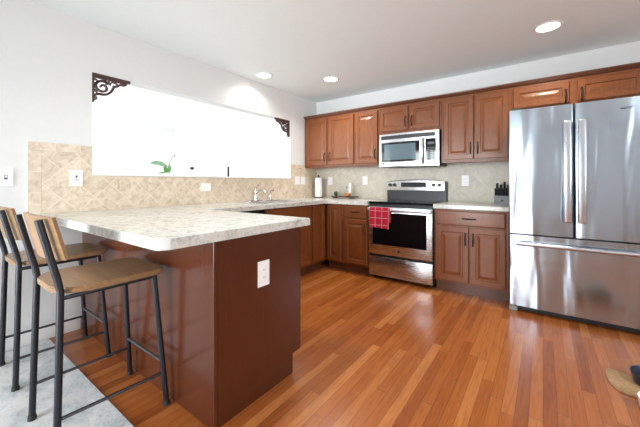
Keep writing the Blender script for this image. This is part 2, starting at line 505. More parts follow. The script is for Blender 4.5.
# rear wall with patio door; living room rear wall with an added window
mb = MB()
mb.box(-2.931, -2.75, YR - .12, YR, 0, ZC).box(-0.95, XR + .12, YR - .12, YR, 0, ZC).box(-2.75, -0.95, YR - .12, YR, 2.1, ZC)
struct('wall_rear', mb, 'wall')
mb = MB()
mb.box(XL - .12, -6.7, YL - .12, YL, 0, ZC).box(-3.3, -2.931, YL - .12, YL, 0, ZC).box(-6.7, -3.3, YL - .12, YL, 2.3, ZC).box(-6.7, -3.3, YL - .12, YL, 0, .25)
struct('wall_living_rear', mb, 'living_white')
mb = MB()
mb.box(XL - .12, XL, YL, -1.1, 0, ZC).box(XL - .12, XL, 1.5, YW, 0, ZC).box(XL - .12, XL, -1.1, 1.5, 0, .5).box(XL - .12, XL, -1.1, 1.5, 2.3, ZC)
struct('wall_living_side', mb, 'living_white')
# frames of the openings behind the camera
def frame_y(name, x0, x1, z0, z1, y, mull, t=.05):
    mb = MB()
    mb.box(x0, x0 + t, y - .09, y - .03, z0, z1).box(x1 - t, x1, y - .09, y - .03, z0, z1).box(x0, x1, y - .09, y - .03, z1 - t, z1).box(x0, x1, y - .09, y - .03, z0, z0 + t)
    for m in mull: mb.box(m - t / 2, m + t / 2, y - .09, y - .03, z0, z1)
    struct(name, mb, 'white_trim')
frame_y('door_1', -2.75, -0.95, 0.0, 2.1, YR, (-1.85,), .07)
frame_y('added_window_1', -6.7, -3.3, 0.25, 2.3, YL, (-5.57, -4.43))  # unseen window, added with its lamp to whiten the far wall
def frame_x(name, y0, y1, z0, z1, x, mull, t=.05):
    mb = MB()
    mb.box(x, x + .06, y0, y0 + t, z0, z1).box(x, x + .06, y1 - t, y1, z0, z1).box(x, x + .06, y0, y1, z1 - t, z1).box(x, x + .06, y0, y1, z0, z0 + t)
    for m in mull: mb.box(x, x + .06, m - t / 2, m + t / 2, z0, z1)
    struct(name, mb, 'white_trim')
frame_x('added_window_2', WY0, WY1, WZ0, WZ1, XR + .03, (0.7,))  # unseen window, added as an opening for the side lamp
frame_x('added_window_3', -1.1, 1.5, .5, 2.3, XL - .09, (0.2,))  # unseen window, added for the lamp lighting the living room
# baseboards
struct('baseboard_left', MB().box(X0, X0 + .014, YR, .838, 0, .09, .003), 'white_trim')
struct('baseboard_right', MB().box(XR - .014, XR, YR, YW, 0, .09, .003), 'white_trim')
struct('baseboard_back', MB().box(.70, XR - .015, YW - .014, YW, 0, .09, .003), 'white_trim')
# tile backsplash: left wall field and its straight border, back wall
mb = MB()
t = X0 + .010
mb.box(X0, t, .606, OY0, .9145, 1.369).box(X0, t, OY0, OY1, .9145, OZ0 - .004).box(X0, t, OY1, YW - .0105, .9145, 1.345)
struct('trim_1', mb, 'tile_left')
mb = MB()
mb.box(X0, t, .53, OY0, 1.369, 1.43, .002).box(X0, t, .53, .606, .9145, 1.3685, .002).box(X0, t, OY1, YW - .0105, 1.345, 1.405, .002)
struct('trim_2', mb, 'tile_left_edge')
struct('trim_3', MB().box(X0 + .0105, -.25, YW - .010, YW, .9145, 1.40), 'tile_back')
# sill and thin liner of the pass-through
mb = MB().box(X0 - WT - .03, X0 + .018, OY0 + .001, OY1 - .001, OZ0 - .003, OZ0 + .008, .003)
struct('trim_4', mb, 'white_trim')

# ------------------------------------------------------------------ handles
def pull_vertical(parent, x, y, z, L=.115):
    mb = MB()
    pts = [(x, y, z - L / 2)] + [(x, y - .028 * sin(pi * t / 8) ** .6 - .001, z - L / 2 + L * t / 8) for t in range(1, 8)] + [(x, y, z + L / 2)]
    mb.tube(pts, [.0075, .006, .0055, .0065, .0075, .0065, .0055, .006, .0075], 8)
    for s in (-1, 1): mb.lathe([(0, -.004), (.009, -.004), (.009, 0), (0, 0)], (x, y, z + s * L / 2), 10, 'Y')
    return mb.build('handle', 'bronze', parent, True, 'dark bronze pull')
def pull_horizontal(parent, x, y, z, L=.115):
    mb = MB()
    pts = [(x - L / 2, y, z)] + [(x - L / 2 + L * t / 8, y - .028 * sin(pi * t / 8) ** .6 - .001, z) for t in range(1, 8)] + [(x + L / 2, y, z)]
    mb.tube(pts, [.0075, .006, .0055, .0065, .0075, .0065, .0055, .006, .0075], 8)
    for s in (-1, 1): mb.lathe([(0, -.004), (.009, -.004), (.009, 0), (0, 0)], (x + s * L / 2, y, z), 10, 'Y')
    return mb.build('handle', 'bronze', parent, True, 'dark bronze pull')

# ------------------------------------------------------------------ cabinets (local front = -Y)
UF = .305     # upper carcass depth
def upper(x0, x1, z0, z1, doors, label, side_l=True, hz=None):
    """doors: list of (dx0, dx1, handle x offset side)"""
    root = thing('wall_cabinet', label, 'cabinet', ((x0 + x1) / 2, YW - UF / 2, z0))
    ox, oy, oz = root.location
    mb = MB().box(x0 - ox, x1 - ox, YW - UF - oy, YW - .0015 - oy, 0, z1 - z0, .0015, 1)
    mb.box(x0 - ox, x1 - ox, YW - UF - oy - .003, YW - UF - oy + .02, -.012, 0.0, .001, 1)
    mb.build('body', 'cabinet', root)
    yd = YW - UF - oy - .0005
    for a, b, side in doors:
        d = MB().panel(a - ox, b - ox, .022, z1 - z0 - .03, yd).build('door', 'cabinet', root)
        if side: 
            hx = (b - .028 if side > 0 else a + .028) - ox
            zc = .022 + (hz if hz else .115)
            pull_vertical(d, hx, yd - .02, zc)
    return root

def base(w_, doors, drawers, label, loc, rz=0, toe=True, depth=.588, hollow=False):
    """local x 0..w_, y 0 (front frame) .. depth, z 0..0.868"""
    root = thing('base_cabinet', label, 'cabinet', loc, rz)
    mb = MB()
    if hollow:
        mb.box(.0005, .018, .02, depth, .115, .868).box(w_ - .018, w_ - .0005, .02, depth, .115, .868).box(.018, w_ - .018, .02, depth, .115, .133).box(.018, w_ - .018, depth - .006, depth, .133, .868).box(.0005, w_ - .0005, 0, .02, .115, .868, .001, 1)
    else: mb.box(0.0005, w_ - .0005, 0, depth, .115, .868, .001, 1)
    mb.build('body', 'cabinet', root)
    MB().box(0.0005, w_ - .0005, .075, depth, 0, .1145).build('toe_kick', 'cabinet_edge', root)
    for a, b, z0, z1, side in doors:
        d = MB().panel(a, b, z0, z1, -.0005).build('door', 'cabinet', root)
        if side: pull_vertical(d, b - .028 if side > 0 else a + .028, -.0205, z1 - .115)
    for a, b, z0, z1, h in drawers:
        st = [(0, 0), (0, .014), (.006, .019), (.012, .02)]
        d = MB().panel(a, b, z0, z1, -.0005, steps=st).build('drawer_front', 'cabinet', root)
        if h: pull_horizontal(d, (a + b) / 2, -.0205, (z0 + z1) / 2)
    return root

ZU0, ZU1 = 1.375, 2.10
upper(X0 + .004, -2.059, ZU0, ZU1, [(-2.905, -2.515, 1), (-2.483, -2.075, -1)], 'double-door wooden wall cabinet in the corner beside the pass-through')
upper(-2.058, -1.705, ZU0, ZU1, [(-2.042, -1.722, 1)], 'single-door wooden wall cabinet just left of the microwave')
upper(-1.704, -.936, 1.762, ZU1, [(-1.685, -1.320, 1), (-1.300, -.955, -1)], 'short two-door wooden cabinet directly above the microwave', hz=.10)
upper(-.935, -.262, ZU0, ZU1, [(-.910, -.603, 1), (-.590, -.285, -1)], 'tall two-door wooden wall cabinet between microwave and refrigerator')
upper(-.261, .700, 1.855, ZU1, [(-.240, .195, 1), (.252, .680, -1)], 'wide short wooden cabinet above the refrigerator', hz=.06)
# crown strip along the tops
mb = MB(); pr = [(YW - .002, ZU1 + .001), (YW - UF - .012, ZU1 + .001), (YW - UF - .018, ZU1 + .008), (YW - UF - .034, ZU1 + .028), (YW - UF - .036, ZU1 + .036), (YW - .002, ZU1 + .036)]
mb.prism(pr, X0 + .004, .705, 'X')
struct('trim_5', mb, 'cabinet_edge')

YB = YW - .59            # front frame plane of back run
XB = X0 + .59            # front frame plane of left run
# back run, left part: corner door and drawer cabinet
base(.262, [(.028, .235, .137, .856, 0)], [], 'corner wooden base cabinet with one full-height door', (-2.332, YB, 0))
base(.366, [(.028, .345, .137, .683, 1)], [(.028, .345, .703, .856, 1)], 'wooden base cabinet with one drawer and one door, left of the stove', (-2.069, YB, 0))
base(.672, [(.022, .332, .137, .690, 1), (.346, .650, .137, .690, -1)], [(.022, .650, .706, .852, 1)], 'two-door wooden base cabinet with wide drawer between stove and refrigerator', (-.932, YB, 0))
# left run (faces +X): local x -> +Y
RZ = radians(90)
base(.294, [(.012, .262, .137, .856, 0)], [], 'narrow wooden base cabinet next to the inside corner, under the pass-through', (XB, 3.045, 0), RZ)
base(.82, [(.03, .40, .137, .683, 1), (.42, .79, .137, .683, -1)], [(.03, .79, .703, .856, 0)], 'wooden sink base cabinet between dishwasher and narrow corner cabinet', (XB, 2.222, 0), RZ, hollow=True)

# peninsula cabinet: kitchen side faces +Y
root = thing('peninsula_cabinet', 'brown wooden peninsula cabinet under the breakfast counter with plain glossy panels', 'cabinet', (-1.9, 1.15, 0))
ox, oy = -1.9, 1.15
PX0, PX1, PY0, PY1 = X0 + .0, -1.213, .845, 1.463
mb = MB()
mb.box(X0 + .001 - ox, PX1 - .02 - ox, PY0 + .02 - oy, PY1 - .02 - oy, .115, .868)
mb.box(X0 + .001 - ox, PX1 - .02 - ox, PY0 + .02 - oy, PY1 - .095 - oy, 0, .115)
mb.build('body', 'cabinet', root)
poly = [(PY0 + .02 - oy, 0), (1.388 - oy, 0), (1.388 - oy, .117), (PY1 - oy, .117), (PY1 - oy, .868), (PY0 + .02 - oy, .868)]
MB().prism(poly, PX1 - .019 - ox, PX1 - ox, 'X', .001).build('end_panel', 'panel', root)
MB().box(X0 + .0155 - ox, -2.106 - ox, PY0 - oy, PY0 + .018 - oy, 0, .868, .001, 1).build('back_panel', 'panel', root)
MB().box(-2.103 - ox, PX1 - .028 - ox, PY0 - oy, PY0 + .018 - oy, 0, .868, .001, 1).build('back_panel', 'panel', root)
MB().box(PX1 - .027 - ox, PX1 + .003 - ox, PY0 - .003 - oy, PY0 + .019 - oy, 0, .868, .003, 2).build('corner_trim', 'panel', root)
for a, b in ((-2.26, -1.80), (-1.78, -1.27)):
    d = MB().panel(-(b - ox), -(a - ox), .137, .683, 0).build('door', 'cabinet', root)
    d.location = (0, PY1 - .0195 - oy, 0); d.rotation_euler = (0, 0, pi)
    pull_vertical(d, -(b - ox) + .03 if a < -2 else -(a - ox) - .03, -.02, .57)
    d = MB().panel(-(b - ox), -(a - ox), .703, .856, 0, steps=[(0, 0), (0, .014), (.006, .019), (.012, .02)]).build('drawer_front', 'cabinet', root)
    d.location = (0, PY1 - .0195 - oy, 0); d.rotation_euler = (0, 0, pi)
    pull_horizontal(d, -((a + b) / 2 - ox), -.02, .78)

# ------------------------------------------------------------------ countertops
SX0, SX1, SY0, SY1 = -2.835, -2.405, 2.26, 2.97
ZT = .914
xs = [X0 + .001, SX0, SX1, -2.296, -1.703, -1.200]
ys = [.595, 1.542, SY0, SY1, 3.301, YW - .001]
fill = {(i, 0) for i in range(5)} | {(i, 1) for i in range(3)} | {(0, 2), (2, 2)} | {(i, 3) for i in range(3)} | {(i, 4) for i in range(4)}
mb = slab(MB(), xs, ys, fill, ZT - .045, ZT)
es = [e for e in mb.bm.edges if abs(e.verts[0].co.z - e.verts[1].co.z) > .01 and abs(e.verts[0].co.x + 1.2) < 1e-4 and e.verts[0].co.y < .6]
bmesh.ops.bevel(mb.bm, geom=es, offset=.055, segments=8, affect='EDGES', profile=.5)
es = [e for e in mb.bm.edges if e.verts[0].co.z > ZT - .001 and e.verts[1].co.z > ZT - .001 and len(e.link_faces) == 2 and min(abs(f.normal.z) if f.normal.length else 1 for f in e.link_faces) < .5]
mb.bm.normal_update()
es = [e for e in mb.bm.edges if e.verts[0].co.z > ZT - .001 and e.verts[1].co.z > ZT - .001 and len(e.link_faces) == 2 and min(abs(f.normal.z) for f in e.link_faces) < .5 and not all(SX0 - .01 < v.co.x < SX1 + .01 and SY0 - .01 < v.co.y < SY1 + .01 for v in e.verts)]
bmesh.ops.bevel(mb.bm, geom=es, offset=.004, segments=2, affect='EDGES')
o = mb.build('countertop', 'counter')
setp(o, 'large speckled grey L-shaped countertop running from breakfast peninsula past sink to stove', 'countertop')
o = MB().box(-.935, -.256, 3.301, YW - .001, ZT - .042, ZT, .004).build('countertop', 'counter')
setp(o, 'short speckled countertop piece between stove and refrigerator', 'countertop')

# ------------------------------------------------------------------ sink, faucet, sprayer
root = thing('kitchen_sink', 'double-bowl stainless steel sink set into counter under the pass-through', 'sink', ((SX0 + SX1) / 2, (SY0 + SY1) / 2, ZT))
cx, cy = root.location[0], root.location[1]
def basin(y0, y1, name):
    x0, x1 = SX0 + .035, SX1 - .02
    mb = MB(); bm = mb.bm
    lp = []
    for ins, z in ((0, .0035), (.006, -.004), (.012, -.15), (.04, -.17)):
        lp.append([bm.verts.new((x - cx, y - cy, z)) for x, y in ((x0 + ins, y0 + ins), (x1 - ins, y0 + ins), (x1 - ins, y1 - ins), (x0 + ins, y1 - ins))])
    for A, B in zip(lp, lp[1:]):
        for i in range(4): bm.faces.new((A[i], A[(i + 1) % 4], B[(i + 1) % 4], B[i]))
    bm.faces.new(lp[-1])
    mb.build(name, 'steel_sink', root)
ym = (SY0 + SY1) / 2
basin(SY0 + .02, ym - .012, 'basin'); basin(ym + .012, SY1 - .02, 'basin')
mb = slab(MB(), [SX0 - .012 - cx, SX0 + .035 - cx, SX1 - .02 - cx, SX1 + .012 - cx], [SY0 - .012 - cy, SY0 + .02 - cy, ym - .012 - cy, ym + .012 - cy, SY1 - .02 - cy, SY1 + .012 - cy], {(i, j) for i in range(3) for j in range(5)} - {(1, 1), (1, 3)}, .0005, .006)
mb.build('rim', 'steel_sink', root)
FX = -2.83
root = thing('kitchen_faucet', 'chrome single-lever kitchen faucet behind the sink', 'faucet', (FX, 2.56, ZT + .006))
MB().prism([(.022 * cos(a) + 0, .12 * sin(a)) for a in [2 * pi * k / 24 for k in range(24)]], .0005, .012, 'Z', .003).build('deck_plate', 'chrome', root, True)
MB().lathe([(0, .012), (.024, .012), (.022, .03), (.018, .05), (.018, .10), (.021, .115), (.015, .13), (0, .134)]).build('body', 'chrome', root, True)
MB().tube([(.01, 0, .09), (.06, -.01, .125), (.12, -.02, .14), (.17, -.03, .132), (.195, -.035, .11)], [.012, .012, .011, .011, .012], 12).build('spout', 'chrome', root, True)
MB().tube([(0, 0, .128), (-.005, .0, .15), (.02, .0, .178), (.045, 0, .19)], [.009, .008, .007, .009], 10).build('lever', 'chrome', root, True)
root = thing('side_sprayer', 'small chrome side sprayer standing right of the faucet', 'sprayer', (FX + .02, 2.79, ZT + .006))
MB().lathe([(0, .0005), (.024, .0005), (.02, .012), (.012, .03), (.010, .06), (.013, .085), (0, .088)]).build('base', 'chrome', root, True)
MB().tube([(0, 0, .075), (.004, 0, .10), (.025, 0, .122), (.05, 0, .128)], [.011, .014, .014, .011], 12).build('spray_head', 'chrome', root, True)

# ------------------------------------------------------------------ dishwasher
root = thing('dishwasher', 'black dishwasher under the counter beside the sink cabinet', 'dishwasher', (XB, 1.615, 0), RZ)
MB().box(.003, .600, .0, .56, .10, .862).build('body', 'dark_grey', root)
MB().box(.003, .600, -.03, -.001, .12, .73, .004).build('door', 'black_plastic', root)
MB().box(.003, .600, -.03, -.001, .735, .862, .004).build('control_panel', 'black_gloss', root)
MB().box(.15, .45, -.05, -.0305, .755, .77, .004).build('handle', 'black_plastic', root)
MB().box(.02, .58, .06, .5, 0, .099).build('toe_kick', 'black_plastic', root)
# filler between peninsula and dishwasher
o = MB().box(X0 + .3, XB, PY1 + .022, 1.612, .0, .868).build('filler_cabinet', 'cabinet')
setp(o, 'blind wooden corner filler where the peninsula meets the sink run', 'cabinet')

# ------------------------------------------------------------------ range
RX0, RX1, RYF = -1.699, -.941, 3.358
RW = RX1 - RX0
root = thing('electric_range', 'freestanding stainless and black electric stove between the base cabinets', 'stove', ((RX0 + RX1) / 2, 3.64, 0))
ox, oy = root.location[0], root.location[1]
hw = RW / 2
yf = RYF - oy
MB().box(-hw, hw, yf + .005, .27, .045, .893, .003, 1).build('body', 'black_plastic', root)
for sx in (-1, 1):
    for yy_ in (yf + .06, .22): MB().lathe([(0, .001), (.018, .001), (.018, .045), (0, .045)], (sx * (hw - .05), yy_, 0), 10).build('foot', 'rubber', root)
mb = MB().box(-hw + .001, hw - .001, yf - .03, .215, .8935, .918, .004)
mb.build('cooktop', 'black_gloss', root)
def ring(c, r):
    return MB().lathe([(r - .004, .9183), (r, .9189), (r + .004, .9183)], (c[0], c[1], 0), 36)
for c, r in (((-.19, -.17), .115), ((.19, -.17), .09), ((-.19, .09), .08), ((.19, .09), .11)):
    ring(c, r).build('burner_ring', 'dark_grey', root)
# oven door: stainless frame around glass
yd = yf
mb = MB()
z0, z1 = .300, .858
mb.box(-hw + .006, hw - .006, yd - .035, yd + .003, z0, z1, .006)
door = mb.build('oven_door', 'steel', root, True)
mb = MB().box(-hw + .056, hw - .068, yd - .0385, yd - .0355, .415, .792, .001, 1)
mb.build('oven_window', 'oven_window', door, label='black oven window')
mb = MB()
for s in (-1, 1): mb.box(s * (hw - .03) - .012, s * (hw - .03) + .012, yd - .075, yd - .034, .818, .842, .004)
mb.box(-hw + .008, hw - .008, yd - .092, yd - .066, .812, .850, .011, 4)
mb.build('door_handle', 'steel_handle', door, True)
MB().lathe([(0, yd - .0375), (.014, yd - .0375), (.014, yd - .0352), (0, yd - .0352)], (0, 0, .358), 20, 'Y').build('emblem', 'dark_grey', door, label='small round dark emblem')
mb = MB().box(-hw + .006, hw - .006, yd - .03, yd + .003, .045, .272, .006)
drawer = mb.build('storage_drawer', 'steel', root, True)
MB().box(-hw + .004, hw - .004, yd - .012, yd + .004, .273, .299).build('drawer_gap', 'black_plastic', root)
# backguard
yb = .213
prof = [(-hw + .0, .918), (hw - .0, .918), (hw, 1.155)] + [(x, 1.155 + .027 * (1 - (x / hw) ** 2)) for x in [hw - .03 - (RW - .06) * k / 16 for k in range(17)]] + [(-hw, 1.155)]
MB().prism(prof, yb + .02, yb + .08, 'Y', .003).build('backguard', 'black_plastic', root)
prof2 = [(-hw + .004, 1.045), (hw - .018, 1.045), (hw - .018, 1.15)] + [(x, 1.148 + .024 * (1 - (x / hw) ** 2)) for x in [hw - .04 - (RW - .08) * k / 16 for k in range(17)]] + [(-hw + .004, 1.15)]
cp = MB().prism(prof2, yb - .005, yb + .0195, 'Y', .003).build('control_panel', 'steel_dark', root)
MB().box(-.175, .055 + .09, yb - .0075, yb - .0052, 1.085, 1.145, .001, 1).build('display', 'black_gloss', cp)
for k in range(6):
    for zq in (1.095, 1.112): MB().box(-.16 + k * .05, -.135 + k * .05, yb - .0085, yb - .0076, zq, zq + .006).build('button', 'dark_grey', cp)
for x in (-.325, -.262, .238, .305):
    kb = MB().lathe([(0, yb - .033), (.017, yb - .033), (.020, yb - .026), (.023, yb - .0055), (0, yb - .0055)], (x, 0, 1.113), 20, 'Y').build('knob', 'black_plastic', root, True)
    MB().box(x - .003, x + .003, yb - .037, yb - .033, 1.096, 1.130, .001, 1).build('pointer', 'dark_grey', kb)

# towel on the oven handle
def towel():
    mb = MB(); bm = mb.bm
    yh = RYF - .079
    prof = []
    for k in range(9): prof.append((yh + .018, .68 + k * .018))              # back drop (behind the bar)
    for k in range(0, 9):
        a = pi * k / 8
        prof.append((yh + .018 * cos(a) * 1.0, .843 + .014 * sin(a)))
    for k in range(1, 15): prof.append((yh - .0185 - .002 * k / 14, .843 - k * .0155))
    nx = 22; x0, x1 = RX0 + .050, RX0 + .298
    rows = []
    for i in range(nx + 1):
        u = i / nx
        row = []
        for j, (y, z) in enumerate(prof):
            t_ = j / (len(prof) - 1)
            hang = max(0, (t_ - .5) * 2)
            yo = -.006 * hang * (sin(u * 15) * .6 + .7)
            zz_ = z - (.012 * u if t_ > .9 else 0)
            row.append(bm.verts.new((x0 + (x1 - x0) * u * (1 - .04 * hang), y + yo, zz_)))
        rows.append(row)
    for A, B in zip(rows, rows[1:]):
        for j in range(len(prof) - 1): bm.faces.new((A[j], A[j + 1], B[j + 1], B[j]))
    bmesh.ops.recalc_face_normals(bm, faces=bm.faces)
    bmesh.ops.solidify(bm, geom=bm.faces[:], thickness=.003)
    return mb.build('dish_towel', 'towel', smooth=True)
setp(towel(), 'red dish towel with white grid lines hanging on the oven door handle', 'towel')

# ------------------------------------------------------------------ microwave
MX0, MX1, MYF, MZ0, MZ1 = -1.685, -.950, 3.595, 1.336, 1.748
root = thing('microwave_oven', 'over-the-range stainless microwave with dark window', 'microwave', ((MX0 + MX1) / 2, 3.73, MZ0))
ox, oy = root.location[0], root.location[1]
hw = (MX1 - MX0) / 2; yf = MYF - oy; H_ = MZ1 - MZ0
MB().box(-hw + .004, hw - .004, yf + .03, YW - .012 - oy, 0, H_, .003, 1).build('body', 'black_plastic', root)
# slightly bowed stainless front
def bowed(x0, x1, z0, z1, y, bow, th, n=14):
    pts = [(x, y - bow * (1 - (x / hw) ** 2)) for x in [x0 + (x1 - x0) * k / n for k in range(n + 1)]]
    poly = pts + [(x1, y + th), (x0, y + th)]
    return MB().prism(poly, z0, z1, 'Z', 0)
fr = bowed(-hw + .002, hw - .002, .004, H_ - .004, yf, .018, .029).build('front_frame', 'steel', root, True)
bowed(-hw + .03, hw - .045, H_ - .072, H_ - .026, yf - .003, .018, .003).build('vent_grille', 'black_plastic', fr, True)
dr = bowed(-hw + .012, .165, .018, H_ - .08, yf - .004, .018, .004).build('door', 'steel', root, True)
bowed(-hw + .035, .150, .062, H_ - .11, yf - .006, .018, .002).build('window_surround', 'black_gloss', dr, True)
bowed(-hw + .075, .105, .085, H_ - .135, yf - .0075, .018, .0015).build('window', 'mw_window', dr, True, 'grey-blue window screen')
bowed(.218, hw - .035, .058, H_ - .098, yf - .006, .018, .006).build('keypad', 'black_gloss', root, True)
for r in range(6):
    for c_ in range(3):
        x = .236 + c_ * .030; z = .082 + r * .024
        MB().box(x, x + .02, yf - .018 * (1 - (x / hw) ** 2) - .0078, yf - .018 * (1 - (x / hw) ** 2) - .0055, z, z + .012).build('button', 'dark_grey', root)
MB().box(.236, .318, yf - .018 * (1 - (.27 / hw) ** 2) - .0078, yf - .018 * (1 - (.27 / hw) ** 2) - .0045, .245, .275).build('clock_display', 'dark_grey', root)
ys_ = yf - .018 * (1 - (.19 / hw) ** 2)
pts = [(.19, ys_ + .0, .03)] + [(.19, ys_ - .012 - .03 * sin(pi * t / 8), .03 + .29 * t / 8) for t in range(0, 9)] + [(.19, ys_, .32)]
MB().tube(pts, [.011] * len(pts), 10, sx=1.3).build('handle', 'steel_handle', root, True)
MB().lathe([(0, yf - .0135), (.011, yf - .0135), (.011, yf - .010), (0, yf - .010)], (-hw + .06, 0, .042), 16, 'Y').build('emblem', 'dark_grey', root, label='small round emblem')

# ------------------------------------------------------------------ refrigerator
GX0, GX1, GYF = -.251, .657, 3.218
root = thing('refrigerator', 'large stainless steel French-door refrigerator with bottom freezer drawer', 'refrigerator', ((GX0 + GX1) / 2, 3.55, 0))
ox, oy = root.location[0], root.location[1]
hw = (GX1 - GX0) / 2; yf = GYF - oy; SE = .686
MB().box(-hw + .004, hw - .004, yf + .075, .36, .03, 1.765, .004, 1).build('body', 'dark_grey', root)
def fdoor(x0, x1, z0, z1, name):
    r = .014; n = 4; y0, y1 = yf, yf + .068
    pl = []
    for k in range(n + 1):
        a = pi / 2 * k / n; pl.append((x1 - r + r * sin(a), y0 + r - r * cos(a)))
    pl += [(x1, y1), (x0, y1)]
    for k in range(n + 1):
        a = pi / 2 * k / n; pl.append((x0 + r - r * cos(a), y0 + r - r * sin(a)))
    mb = MB().prism(pl, z0, z1, 'Z', 0)
    return mb.build(name, 'steel_fridge', root, True)
d1 = fdoor(-hw, -.004, SE + .007, 1.780, 'door')
d2 = fdoor(.004, hw, SE + .007, 1.780, 'door')
d3 = fdoor(-hw, hw, .055, SE - .006, 'freezer_drawer')
def fh(parent, x):
    mb = MB()
    mb.box(x - .026, x + .026, yf - .066, yf - .034, .815, 1.638, .010, 3)
    for z in (.855, 1.60): mb.box(x - .013, x + .013, yf - .037, yf + .001, z - .02, z + .02, .003, 1)
    mb.build('handle', 'steel_handle', parent, True)
fh(d1, -.044); fh(d2, .046)
mb = MB()
pts = [(-hw + .065 + (2 * hw - .13) * k / 20, yf - .048 - .010 * sin(pi * k / 20), .612) for k in range(21)]
mb.tube(pts, .017, 10)
for x in (-hw + .075, hw - .075): mb.box(x - .014, x + .014, yf - .050, yf + .001, .600, .624, .003, 1)
mb.build('handle', 'steel_handle', d3, True)
mb = MB()
pts = [(.30 + .032 * cos(a) , yf - .0015, 1.703 + .006 * sin(a)) for a in [2 * pi * k / 24 for k in range(24)]]
mb.tube(pts, .0012, 5, closed=True)
mb.tube([(.272, yf - .0015, 1.703), (.295, yf - .0015, 1.7), (.31, yf - .0015, 1.706), (.345, yf - .0015, 1.712)], .002, 5)
mb.build('emblem', 'dark_grey', d2, label='thin script emblem on the door')
MB().box(-hw + .07, hw - .02, yf + .03, yf + .074, .012, .050, .002, 1).build('toe_grille', 'black_plastic', root)
MB().box(-hw + .004, -hw + .066, yf + .008, yf + .09, .0005, .046, .003, 1).build('foot', 'knife_block', root)
MB().box(hw - .066, hw - .021, yf + .008, yf + .029, .0005, .046, .003, 1).build('foot', 'knife_block', root)
for sx in (-1, 1): MB().box(sx * (hw - .06) - .04, sx * (hw - .06) + .04, yf + .02, yf + .12, 1.7805, 1.797, .004).build('hinge_cover', 'dark_grey', root)

# ------------------------------------------------------------------ bar stools
def rrect(x0, x1, y0, y1, rr, n=6):
    """corner radii: (x0y0, x1y0, x1y1, x0y1)"""
    out = []
    for (cx_, cy_, a0), r in zip(((x0, y0, pi), (x1, y0, 1.5 * pi), (x1, y1, 0), (x0, y1, .5 * pi)), rr):
        ccx = cx_ + (r if cx_ == x0 else -r); ccy = cy_ + (r if cy_ == y0 else -r)
        for k in range(n + 1):
            a = a0 + pi / 2 * k / n
            out.append((ccx + r * cos(a), ccy + r * sin(a)))
    return out
def make_stool():
    root = thing('bar_stool', 'bar stool nearest the camera, wooden seat on black metal legs at the peninsula', 'stool', (-1.778, .60, 0))
    # local: x across, y forward (towards counter), origin on the floor under the seat
    r = .0135
    SZ = .700
    seat = MB().prism(rrect(-.205, .205, -.225, .215, (.11, .11, .045, .045)), SZ - .026, SZ, 'Z', .006).build('seat', 'stool_wood', root, True)
    # rear legs run on up as back posts
    for s in (-1, 1):
        pts = [(s * .192, -.226, .020), (s * .188, -.218, .35), (s * .182, -.212, .62), (s * .179, -.210, .69), (s * .177, -.218, .735), (s * .177, -.243, .84), (s * .176, -.278, .99)]
        MB().tube(pts, r, 10).build('back_leg', 'black_metal', root, True)
        MB().tube([(s * .212, .21, .012), (s * .175, .165, SZ - .035)], r, 10).build('front_leg', 'black_metal', root, True)
        for x, y in ((s * .192, -.226), (s * .212, .21)):
            zb = .0095 if y < 0 else .0005
            MB().lathe([(0, .0), (.0175, .0), (.0175, .006), (.0155, .022), (0, .022)], (x, y, zb), 12).build('foot_cap', 'rubber', root, True)
        MB().tube([(s * .201, .198, .165), (s * .19, -.222, .175)], .0075, 8).build('side_stretcher', 'black_metal', root, True)
        MB().tube([(s * .176, .165, SZ - .038), (s * .182, -.212, SZ - .038)], .0095, 8).build('seat_rail', 'black_metal', root, True)
    MB().tube([(-.199, .195, .222), (.199, .195, .222)], .0085, 8).build('footrest', 'highlight_metal', root, True, 'dark metal footrest bar with its highlight painted in')
    MB().tube([(-.176, .16, SZ - .038), (.176, .16, SZ - .038)], .0095, 8).build('front_rail', 'black_metal', root, True)
    # bent plywood backrest in front of the posts
    mb = MB(); bm = mb.bm; n = 16; rows = []
    for j in range(6):
        t_ = j / 5; z = .822 + .175 * t_
        yb_ = -.238 - (z - .822) * .255 + .016
        row = []
        for i in range(n + 1):
            u = -1 + 2 * i / n
            x = .215 * u
            y = yb_ - .014 + .034 * abs(u) ** 2.2
            row.append(bm.verts.new((x, y, z + .006 * (1 - u * u) * (1 if t_ > .5 else -1))))
        rows.append(row)
    for A, B in zip(rows, rows[1:]):
        for i in range(n): bm.faces.new((A[i], A[i + 1], B[i + 1], B[i]))
    bmesh.ops.recalc_face_normals(bm, faces=bm.faces)
    bmesh.ops.solidify(bm, geom=bm.faces[:], thickness=.014)
    mb.build('backrest', 'stool_wood', root, True)
    return root
st = make_stool()
s2 = copy_tree(st)
s2.location = (-2.515, .60, 0)
s2['label'] = 'farther bar stool beside the left wall, wooden seat on black metal legs'
st['group'] = s2['group'] = 'bar stools at the breakfast peninsula'

# ------------------------------------------------------------------ rug
o = MB().box(X0 + .03, -.75, -1.5, .642, .0005, .009, .003).build('area_rug', 'rug')
setp(o, 'pale grey-blue distressed rug lying under the bar stools', 'rug')

